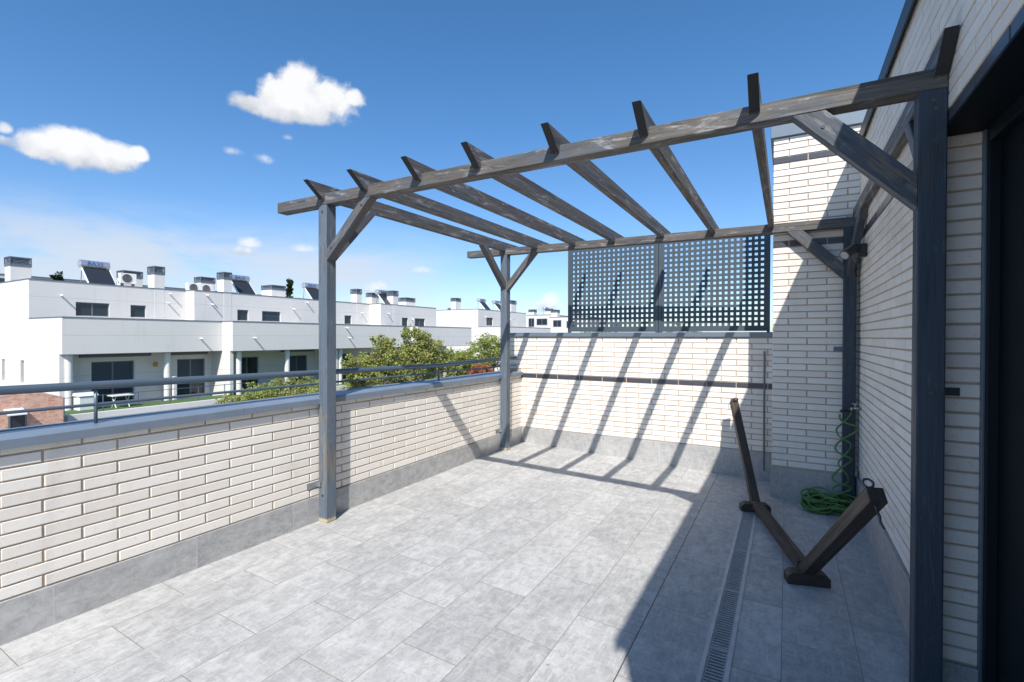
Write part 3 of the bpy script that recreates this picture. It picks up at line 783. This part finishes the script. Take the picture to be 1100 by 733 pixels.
white_block('far_house', 'white house far back at the left edge of the picture', -66, -58, 14, 40, 6.6, [(-62,-59.5,4.2,5.4)], [], 'distant white houses')
# its street side windows
bw = [o for o in COL.objects if o.get('label','').startswith('white house far back')][0]
b = MB(); b.box(-57.998, -57.95, 14.4, 16.2, 5.2, 6.3); b.box(-57.998, -57.95, 14.4, 16.2, 3.4, 4.2); b.build('window', M['shutter'], bw)
# house bits between the blocks
white_block('far_house', 'small white house in the gap between the two terraced blocks', -50, -44.8, 63, 70, 4.6, [(-47.0,-45.8,3.0,3.9)], [(-47.6,-46.4,63.4,64.4,4.5,5.5,.5)], 'distant white houses')

# ------------------------------------------------------------------ garden of the nearest house
gl = MB(); gl.box(-37.0, -31.6, 10.4, 36.0, GZ-.01, GZ+.30); tag(gl.build('lawn', M['lawn']), kind='structure')
b = MB(); b.box(-31.6, -31.35, 10.35, 38.0, GZ, GZ+.72); b.box(-37.0, -31.6, 10.2, 10.38, GZ, GZ+.72)
tag(b.build('garden_boundary', M['stucco']), 'low white boundary wall at the edge of the lawn', 'garden wall')
t = thing('garden_fence', 'thin dark post fence around the lawn of the nearest house', 'fence', (-33, 11, GZ+.3))
for k in range(7):
    y = 11.2+k*1.75
    b = MB(); b.tube([(-34.4,y,GZ+.3), (-34.4,y,GZ+1.35)], .03, 6); b.build('fence_post', M['rail'], t)
b = MB(); b.tube([(-34.4,11.2,GZ+1.3), (-34.4,21.7,GZ+1.3)], .02, 6); b.build('fence_rail', M['rail'], t)
t = thing('garden_table', 'small white folding table on the lawn', 'table', (-36.0, 14.4, GZ+.3))
b = MB(); b.box(-36.4, -35.6, 13.9, 15.0, GZ+1.02, GZ+1.07); b.build('tabletop', M['white_paint'], t)
for s in (-1, 1):
    for yy in (14.1, 14.8):
        b = MB(); b.tube([(-36+.3*s, yy, GZ+.3), (-36-.3*s, yy, GZ+1.02)], .025, 6); b.build('leg', M['white_paint'], t)
t = thing('storage_box', 'white box beside the white column of the nearest house', 'box', (-36.4, 12.8, GZ+.3))
b = MB(); b.box(-36.9, -36.1, 12.45, 13.3, GZ+.3, GZ+1.15); b.build('body', M['white_paint'], t, bevel=.03)
b = MB(); b.prism([(-36.95,GZ+1.15),(-36.05,GZ+1.15),(-36.2,GZ+1.32),(-36.8,GZ+1.32)], lambda u, v, w: (u, w, v), 12.4, 13.35); b.build('lid', M['white_paint'], t)

# salmon brick annexe at the left edge
t = thing('brick_annexe', 'salmon brick garden building with a small hooded window at the left edge', 'outbuilding', (-29, 8, GZ))
b = MB()
def gable(u, v, w): return (w, u, v)
b.prism([(4.0,GZ),(9.42,GZ),(9.42,-1.40),(8.68,-1.12),(7.3,-.72),(5.9,-1.05),(4.0,-1.5)], lambda u, v, w: (w, u, v), -33.5, -29.0)
b.build('wall', M['annex'], t)
f = MB(); f.box(-29.002, -28.93, 7.58, 8.16, -2.62, -2.55); f.box(-29.002, -28.93, 7.58, 7.64, -2.55, -1.95); f.box(-29.002, -28.93, 8.10, 8.16, -2.55, -1.95); f = f.build('window', M['frame'], t)
b = MB(); b.box(-29.001, -28.96, 7.64, 8.10, -2.55, -1.95); b.build('pane', M['glass'], f)
b = MB(); b.prism([(-29.0,-1.72),(-28.45,-1.92),(-28.45,-1.97),(-29.0,-1.80)], lambda u, v, w: (u, w, v), 7.45, 8.05); b.build('hood', M['white_paint'], f)

# ------------------------------------------------------------------ roof equipment
def text_mesh(txt, size, extr):
    cu = bpy.data.curves.new('lettering', 'FONT'); cu.body = txt; cu.size = size; cu.extrude = extr; cu.align_x = 'CENTER'; cu.align_y = 'CENTER'
    o = bpy.data.objects.new('lettering', cu); COL.objects.link(o)
    bpy.context.view_layer.update()
    me = bpy.data.meshes.new_from_object(o.evaluated_get(bpy.context.evaluated_depsgraph_get()))
    bpy.data.objects.remove(o); return me
HG = 'solar water heaters on the flat roofs'
hw = thing('solar_water_heater', 'solar water heater with lettered tank on the roof of the nearest house', 'solar heater', (-43.5, 15.9, 4.9), HG)
L0 = hw.location
b = MB(); b.tube([(-43.5,15.02,6.52),(-43.5,15.05,6.52),(-43.5,16.75,6.52),(-43.5,16.78,6.52)], [.22,.29,.29,.22], 24); tk = b.build('tank', M['tank'], hw, smooth=False)
me = text_mesh('BAXI', .42, .004); me.materials.append(M['blue_print'])
lt = bpy.data.objects.new('lettering', me); COL.objects.link(lt); lt.parent = tk
m = Matrix(((0,0,1),(1,0,0),(0,1,0))).to_4x4(); m.translation = Vector((-43.195,15.85,6.55))-parent_world(tk); lt.matrix_local = m
b = MB(); b.prism([(-43.42,6.22),(-43.36,6.28),(-42.22,5.06),(-42.28,5.00)], lambda u, v, w: (u, w, v), 15.15, 16.7); pn = b.build('collector', M['panel'], hw)
b = MB()
for yy in (15.10, 16.70):
    b.prism([(-43.45,6.23),(-43.37,6.31),(-42.20,5.06),(-42.28,4.98)], lambda u, v, w: (u, w, v), yy, yy+.05)
b.build('collector_edge', M['white_paint'], pn)
b = MB()
for yy in (15.2, 16.6):
    b.tube([(-43.75,yy,4.9),(-43.55,yy,6.3)], .03, 6); b.tube([(-43.75,yy,4.9),(-42.25,yy,5.0)], .03, 6); b.tube([(-43.3,yy,6.25),(-43.6,yy,6.25)], .04, 6)
b.build('stand', M['galv'], hw)
spots = [(-42.3,25.8,4.9,'solar water heater behind the second chimney of the second house'), (-42.2,33.2,4.9,'solar water heater just left of the front pergola post'),
         (-40.6,41.6,4.85,'solar water heater peeping out behind a flush chimney of the fourth house'), (-39.6,61.0,5.15,'solar water heater on the second block, nearer its corner chimney'),
         (-39.6,65.2,5.15,'solar water heater on the second block, half behind the far pergola post'), (-39.8,83.6,5.1,'solar water heater on the distant house left of the lattice')]
for x, y, z, lab in spots:
    c = copy_tree(hw); c.location = (x, y, z); c['label'] = lab
AG = 'air conditioner units on the roofs'
ac = thing('air_conditioner', 'white air conditioner with round fan on the roof of the nearest house', 'air conditioner', (-43.3, 17.95, 4.9), AG)
b = MB(); b.box(-43.6, -43.2, 17.35, 18.4, 5.35, 6.12); b.build('casing', M['white_paint'], ac, bevel=.02)
b = MB()
for r in (.30, .22, .14, .07): b.tube([(-43.185, 17.78+math.cos(k/20*2*math.pi)*r, 5.74+math.sin(k/20*2*math.pi)*r) for k in range(21)], .018, 6)
b.tube([(-43.198,17.78,5.74),(-43.190,17.78,5.74)], .31, 20); b.build('fan_grille', M['grille'], ac)
b = MB(); b.box(-43.55,-43.25,17.5,17.58,4.9,5.35); b.box(-43.55,-43.25,18.2,18.28,4.9,5.35); b.build('foot', M['grille'], ac)
for x, y, lab in ((-42.6,22.3,'white air conditioner left of the second house chimney, nearer the step'), (-42.6,23.3,'white air conditioner close against the second house chimney')):
    c = copy_tree(ac); c.location = (x, y, 4.55); c['label'] = lab

# ================================================================== TREES AND SHRUBS
def leaf_cloud(mb, rng, center, rad, n, size, clump=40, flat=.8):
    """leaf-sized faces in clumps spread through an uneven crown"""
    cx_, cy_, cz_ = center; made = 0
    while made < n:
        th = rng.uniform(0, 2*math.pi); ph = math.acos(rng.uniform(-1, 1)); k = rng.uniform(.25, 1)**.5
        lump = 1+.30*mnoise.noise(Vector((math.cos(th)*1.7+cx_, math.sin(th)*1.7+cy_, ph*1.5)))*1.6
        c = Vector((cx_+rad[0]*k*lump*math.sin(ph)*math.cos(th), cy_+rad[1]*k*lump*math.sin(ph)*math.sin(th), cz_+rad[2]*k*lump*math.cos(ph)))
        cr = rng.uniform(.16, .34)*min(rad)
        for _ in range(clump):
            p = c+Vector((rng.gauss(0,1), rng.gauss(0,1), rng.gauss(0,.75)))*cr*.62
            s = size*rng.uniform(.6, 1.25)
            d = Vector((rng.gauss(0,1), rng.gauss(0,1), rng.gauss(-.35,.6))).normalized()
            u = d.cross(Vector((rng.gauss(0,1), rng.gauss(0,1), rng.gauss(0,1)))).normalized(); w = d*s; v = u*s*.34
            bend = d.cross(u)*s*.18
            mb.poly([p, p+w*.5+v+bend, p+w, p+w*.5-v+bend])
            made += 1
def tree(label, base, crowns, n, size, mat, cat='tree', name='garden_tree', group='garden trees beyond the railing', th=.11, seed=1):
    rng = random.Random(seed); base = Vector(base)
    t = thing(name, label, cat, base, group)
    b = MB(); top = Vector(crowns[0][0])
    mid = base.lerp(top, .5)+Vector((rng.uniform(-.2,.2), rng.uniform(-.2,.2), 0))
    b.tube([base, base.lerp(mid,.5)+Vector((.04,.03,0)), mid, top], [th*1.25, th, th*.75, th*.35], 9)
    for c, r in crowns:
        for k in range(5):
            a = k/5*2*math.pi+rng.random(); e = Vector(c)+Vector((math.cos(a)*r[0]*.75, math.sin(a)*r[1]*.75, rng.uniform(-.1,.7)*r[2]))
            b.tube([mid, mid.lerp(e,.5)+Vector((0,0,-.1)), e], [th*.5, th*.3, th*.1], 6)
    b.build('trunk', M['trunk'], t, smooth=True)
    l = MB(); tot = sum(r[0]*r[1]*r[2] for c, r in crowns)
    for c, r in crowns: leaf_cloud(l, rng, c, r, int(n*(r[0]*r[1]*r[2])/tot)+80, size)
    l.build('crown', mat, t)
    return t
TG = 'garden trees beyond the railing'
tree('small leafy tree just right of the front pergola post', (-27,25.1,GZ), [((-27,25.1,-.75),(1.15,1.2,.95)), ((-27.2,25.9,-1.7),(1.0,1.1,.8))], 3400, .19, M['leaf'], seed=2)
tree('leafy tree with a dome shaped top right of the front pergola post', (-26,26.9,GZ), [((-26,26.9,.05),(1.3,1.35,1.2)), ((-26,27.9,-.9),(1.4,1.4,1.0)), ((-25.7,26.2,-1.3),(1.1,1.1,.8)), ((-26,26.1,1.0),(.5,.5,.45)), ((-26,27.6,.95),(.55,.5,.4))], 5600, .19, M['leaf'], seed=3)
tree('tallest and broadest leafy tree between the pergola posts', (-25,29.5,GZ), [((-25,29.3,.7),(1.25,1.3,1.3)), ((-25.2,30.5,-.1),(1.6,1.6,1.3)), ((-24.8,28.6,-.5),(1.4,1.4,1.2)), ((-25,31.8,-.6),(1.4,1.4,1.0)), ((-25,28.5,1.7),(.6,.6,.5)), ((-25,30.3,1.15),(.7,.7,.5)), ((-25,31.6,.75),(.75,.7,.5))], 9500, .20, M['leaf'], seed=4)
tree('lower leafy tree right of the tallest tree', (-25,34.6,GZ), [((-25,34.6,-.75),(1.6,1.6,1.15)), ((-25,36.2,-1.2),(1.7,1.7,1.0))], 5600, .20, M['leaf_b'], seed=5)
tree('leafy tree against the far left pergola post', (-24,38.9,GZ), [((-24,38.6,.2),(1.7,1.7,1.35)), ((-24,40.2,-.6),(1.6,1.8,1.3))], 6000, .20, M['leaf_b'], seed=6)
tree('tree far behind the terrace wall, tops seen through the left lattice', (-15,42,GZ), [((-15,42,.6),(2.2,1.8,1.5))], 3000, .22, M['leaf_b'], seed=7)
tree('tree far behind the terrace wall, tops seen through the right lattice', (-8,42,GZ), [((-8,42,.7),(2.4,1.8,1.6)), ((-5.2,42,.3),(2.0,1.8,1.4))], 3600, .22, M['leaf'], seed=8)
SG = 'leafy shrubs along the garden boundary'
shr = [(-29.5,17.4,.9,-2.65,'low leafy shrub at the near end of the hedge row'), (-29.5,19.2,1.15,-2.2,'leafy shrub below the sliding door of the second house'),
       (-29.4,21.3,1.25,-1.95,'tallest shrub left of the front pergola post'), (-29.3,23.4,1.1,-2.25,'leafy shrub partly behind the front pergola post'),
       (-28.2,26.5,1.2,-2.2,'shrub under the small tree right of the front post'), (-28.0,29.3,1.35,-2.0,'shrub under the tree with the dome shaped top'),
       (-27.8,32.2,1.45,-1.9,'shrub under the tallest tree'), (-27.6,35.6,1.6,-1.9,'shrub under the lower leafy tree'), (-27.2,39.6,1.7,-1.9,'green shrub at the foot of the far pergola post')]
for k, (x, y, r, z, lab) in enumerate(shr):
    tree(lab, (x,y,GZ), [((x,y,z-.15),(r,r*1.1,r*.75)), ((x+.3,y+.5,z-.5),(r,r,r*.7))], 2300, .15, M['leaf_b'] if k % 2 else M['leaf'], 'shrub', 'shrub', SG, .05, 30+k)
tree('copper red shrub in front of the tree at the far pergola post', (-22.8,35.0,GZ), [((-22.8,35.0,-1.6),(.9,1.3,.75))], 1600, .17, M['leaf_o'], 'shrub', 'shrub', SG, .05, 50)
def conifer(label, base, h, r, seed):
    rng = random.Random(seed); t = thing('conifer', label, 'tree', base, 'dark trees behind the roofs'); base = Vector(base)
    b = MB(); b.tube([base, base+Vector((0,0,h))], [.2,.03], 7); b.build('trunk', M['trunk'], t)
    l = MB()
    for k in range(26):
        z = h*(.35+.65*k/26); rr = r*(1-.8*k/26)
        leaf_cloud(l, rng, (base.x+rng.uniform(-.4,.4)*rr, base.y+rng.uniform(-.4,.4)*rr, base.z+z), (rr*.8,rr*.8,.4), 60, .35, 20)
    l.build('crown', M['leaf_d'], t)
conifer('dark bushy treetop behind the roof beside the first solar heater', (-56,17.8,GZ), 10.2, 1.5, 3)
conifer('slim dark conifer behind the roof of the second house', (-50,36.6,GZ), 11.2, .8, 4)

# ================================================================== CAMERA, SUN, SKY
cam = bpy.data.cameras.new('camera'); co = bpy.data.objects.new('camera', cam); COL.objects.link(co)
yaw, pitch, roll = .513117, -.0085657, .0017376
fwd = Vector((-math.sin(yaw)*math.cos(pitch), math.cos(yaw)*math.cos(pitch), math.sin(pitch))); rt = Vector((math.cos(yaw), math.sin(yaw), 0)); up = rt.cross(fwd)
r2 = rt*math.cos(roll)+up*math.sin(roll); u2 = up*math.cos(roll)-rt*math.sin(roll)
mt = Matrix((r2, u2, -fwd)).transposed().to_4x4(); mt.translation = (0,0,1.40); co.matrix_world = mt
cam.sensor_width = 36; cam.lens = 524.48/1100*36; cam.clip_start = .02; cam.clip_end = 3000
S.camera = co

sd = Vector((.39, -.91, 1)).normalized()
sl = bpy.data.lights.new('sun', 'SUN'); sl.energy = 4.0; sl.angle = math.radians(.53); sl.color = (1, .955, .89)
so = bpy.data.objects.new('sun', sl); COL.objects.link(so); so.location = (5,-10,12); so.rotation_euler = sd.to_track_quat('Z', 'Y').to_euler()

W = bpy.data.worlds.new('World'); S.world = W; W.use_nodes = True
nt = W.node_tree; nt.nodes.clear()
def N_(t, **kw):
    x = nt.nodes.new(t)
    for k, v in kw.items(): setattr(x, k, v)
    return x
def lk(a, b): nt.links.new(a, b)
def sset(s, v):
    if isinstance(v, bpy.types.NodeSocket): lk(v, s)
    else: s.default_value = v
def mth(op, a, b=0.0, clamp=False):
    x = N_('ShaderNodeMath', operation=op, use_clamp=clamp); sset(x.inputs[0], a); sset(x.inputs[1], b); return x.outputs[0]
def sstep(v, lo, hi, a=0., b=1.):
    x = N_('ShaderNodeMapRange'); x.interpolation_type = 'SMOOTHSTEP'; sset(x.inputs[0], v)
    for i, q in enumerate((lo, hi, a, b)): x.inputs[i+1].default_value = q
    return x.outputs[0]
def dot(v, c):
    x = N_('ShaderNodeVectorMath', operation='DOT_PRODUCT'); lk(v, x.inputs[0]); x.inputs[1].default_value = tuple(c); return x.outputs['Value']
def nz(v, s, d=6, r=.6, dist=0, loc=(0,0,0), scl=(1,1,1)):
    m = N_('ShaderNodeMapping'); lk(v, m.inputs[0]); m.inputs['Location'].default_value = loc; m.inputs['Scale'].default_value = scl
    x = N_('ShaderNodeTexNoise'); lk(m.outputs[0], x.inputs['Vector']); x.inputs['Scale'].default_value = s; x.inputs['Detail'].default_value = d; x.inputs['Roughness'].default_value = r; x.inputs['Distortion'].default_value = dist
    return x.outputs['Fac']
sky = N_('ShaderNodeTexSky'); sky.sky_type = 'NISHITA'; sky.sun_disc = False
sky.sun_elevation = math.asin(sd.z); sky.sun_rotation = math.atan2(sd.x, sd.y)
sky.air_density = 1.0; sky.dust_density = .7; sky.ozone_density = 2.6; sky.altitude = 300
dirv = N_('ShaderNodeTexCoord').outputs['Generated']
nA = nz(dirv, 9, 9, .62, .25); nB = nz(dirv, 26, 6, .6, 0, (3,1,2))
def cloud(puffs, amp, soft, scale, dens, seed):
    """a cumulus as a union of puffs placed by direction, its edge broken up by noise"""
    best = None; low = None; mn = None
    n1 = mth('SUBTRACT', nz(dirv, scale, 10, .56, .25, (seed*1.7, seed*.9, seed*2.3)), .5)
    n2 = mth('SUBTRACT', nz(dirv, scale*2.6, 8, .58, .3, (seed, 3, 1)), .5)
    sh = None
    for f, a, bt, bb in puffs:
        f = Vector(f).normalized(); r = f.cross(Vector((0,0,1))).normalized(); u = r.cross(f)
        df = dot(dirv, f); x = mth('DIVIDE', dot(dirv, r), df); y = mth('DIVIDE', dot(dirv, u), df)
        xa = mth('DIVIDE', x, a); yy = mth('ADD', mth('DIVIDE', mth('MAXIMUM', y, 0.0), bt), mth('DIVIDE', mth('MINIMUM', y, 0.0), bb))
        v = mth('SUBTRACT', 1.12, mth('SQRT', mth('ADD', mth('MULTIPLY', xa, xa), mth('MULTIPLY', yy, yy))))
        fr = mth('GREATER_THAN', df, .3); v = mth('ADD', mth('MULTIPLY', v, fr), mth('MULTIPLY', mth('SUBTRACT', fr, 1.0), 9.0))
        best = v if best is None else mth('MAXIMUM', best, v)
    zc = sum(Vector(q[0]).normalized().z for q in puffs)/len(puffs); hh = max(q[2] for q in puffs)
    dz = N_('ShaderNodeSeparateXYZ'); lk(dirv, dz.inputs[0])
    sh = mth('DIVIDE', mth('SUBTRACT', dz.outputs[2], zc), hh)
    val = mth('ADD', best, mth('ADD', mth('MULTIPLY', n1, amp*4.2), mth('MULTIPLY', n2, amp*1.6)))
    m = mth('MULTIPLY', mth('MULTIPLY', sstep(val, .08, .12+soft*1.5), sstep(best, -.25, .05)), dens)
    shade = mth('ADD', sstep(sh, -1.15, .25), mth('ADD', mth('MULTIPLY', n1, 1.6), mth('MULTIPLY', n2, 1.2)))
    return m, shade
specs = [
    ([((-0.7792, 0.4944, 0.3853), 0.0361, 0.0211, 0.0172), ((-0.7496, 0.5247, 0.4035), 0.0432, 0.0337, 0.0348), ((-0.7224, 0.5492, 0.4201), 0.0443, 0.042, 0.0437), ((-0.7, 0.5825, 0.4131), 0.0611, 0.0374, 0.0357), ((-0.6675, 0.6153, 0.4193), 0.0252, 0.0191, 0.0179), ((-0.7376, 0.5515, 0.3897), 0.0861, 0.0261, 0.0252)], 0.34, 0.3, 14, 1, 1),
    ([((-0.9231, 0.275, 0.2687), 0.0353, 0.0226, 0.0178), ((-0.9078, 0.3178, 0.2735), 0.0553, 0.0287, 0.0292), ((-0.8958, 0.352, 0.2713), 0.0429, 0.027, 0.0275), ((-0.882, 0.378, 0.2815), 0.0165, 0.0152, 0.0139)], 0.34, 0.3, 15, 1, 2),
    ([((-0.9281, 0.2424, 0.2825), 0.011, 0.0109, 0.0085), ((-0.9332, 0.2418, 0.2657), 0.0201, 0.0085, 0.0074)], 0.3, 0.5, 30, 0.8, 3),
    ([((-0.8156, 0.4878, 0.3113), 0.0194, 0.0089, 0.0075)], 0.25, 0.8, 45, 0.62, 4),
    ([((-0.7912, 0.5287, 0.3075), 0.0189, 0.0107, 0.0092)], 0.25, 0.8, 45, 0.62, 5),
    ([((-0.8332, 0.5279, 0.1646), 0.0234, 0.0146, 0.0098), ((-0.8399, 0.5218, 0.1494), 0.029, 0.013, 0.0082)], 0.3, 0.6, 34, 0.8, 6),
    ([((-0.784, 0.5994, 0.1616), 0.0255, 0.0119, 0.0085)], 0.3, 0.7, 40, 0.6, 7),
    ([((-0.7018, 0.7055, 0.0982), 0.0317, 0.0127, 0.0091), ((-0.7086, 0.6998, 0.0907), 0.0421, 0.0091, 0.0091)], 0.3, 0.6, 34, 0.8, 8),
    ([((-0.6328, 0.7631, 0.1316), 0.0256, 0.011, 0.0092)], 0.3, 0.7, 40, 0.75, 9),
    ([((-0.4222, 0.9033, 0.0759), 0.0208, 0.017, 0.0227), ((-0.4259, 0.9025, 0.0646), 0.0303, 0.017, 0.0265)], 0.32, 0.5, 38, 0.8, 10),
    ([((-0.7594, 0.551, 0.3461), 0.0104, 0.006, 0.0046)], 0.2, 0.8, 60, 0.35, 11),
]
hs = N_('ShaderNodeHueSaturation'); hs.inputs['Saturation'].default_value = 1.12; hs.inputs['Value'].default_value = 1.0; lk(sky.outputs[0], hs.inputs['Color'])
tint = N_('ShaderNodeMix', data_type='RGBA', blend_type='MULTIPLY'); tint.inputs[0].default_value = 1; lk(hs.outputs[0], tint.inputs[6]); ez = N_('ShaderNodeSeparateXYZ'); lk(dirv, ez.inputs[0]); tc = N_('ShaderNodeMix', data_type='RGBA'); lk(sstep(ez.outputs[2], .0, .55), tc.inputs[0]); tc.inputs[6].default_value = (.74,.79,.90,1); tc.inputs[7].default_value = (.57,.82,.93,1); lk(tc.outputs[2], tint.inputs[7])
cur = tint.outputs[2]
# thin high veil low over the roofs
el = N_('ShaderNodeSeparateXYZ'); lk(dirv, el.inputs[0])
band = mth('MULTIPLY', sstep(el.outputs[2], .015, .07), sstep(el.outputs[2], .13, .235, 1, 0))
left = sstep(dot(dirv, Vector((-.87,.49,0)).normalized()), .86, .985)
veil = mth('MULTIPLY', mth('MULTIPLY', band, left), sstep(nz(dirv, 2.6, 8, .62, .5, (0,0,0), (1,1,4)), .30, .58))
def mixw(f, a, bcol):
    x = N_('ShaderNodeMix', data_type='RGBA'); sset(x.inputs[0], f); lk(a, x.inputs[6])
    if isinstance(bcol, bpy.types.NodeSocket): lk(bcol, x.inputs[7])
    else: x.inputs[7].default_value = (*bcol, 1)
    return x.outputs[2]
CB = 4.7
# pale summer haze towards the horizon
cur = mixw(mth('MULTIPLY', veil, .85), cur, (CB*.80, CB*.87, CB*.97))
for sp in specs:
    m, sh = cloud(*sp)
    col = mixw(mth('ADD', sh, 0.0, True), N_('ShaderNodeRGB').outputs[0], (CB*1.12, CB*1.12, CB*1.13))
    nt.nodes[-1]
    rgbs = [x for x in nt.nodes if x.type == 'RGB']; rgbs[-1].outputs[0].default_value = (CB*.60, CB*.65, CB*.74, 1)
    cur = mixw(mth('MULTIPLY', m, .97), cur, col)
bg = N_('ShaderNodeBackground'); bg.inputs[1].default_value = .12; lk(cur, bg.inputs[0])
wo = N_('ShaderNodeOutputWorld'); lk(bg.outputs[0], wo.inputs[0])

S.render.engine = 'CYCLES'
S.view_settings.view_transform = 'Standard'; S.view_settings.look = 'None'; S.view_settings.gamma = 1; S.view_settings.exposure = .67
S.view_settings.use_curve_mapping = False
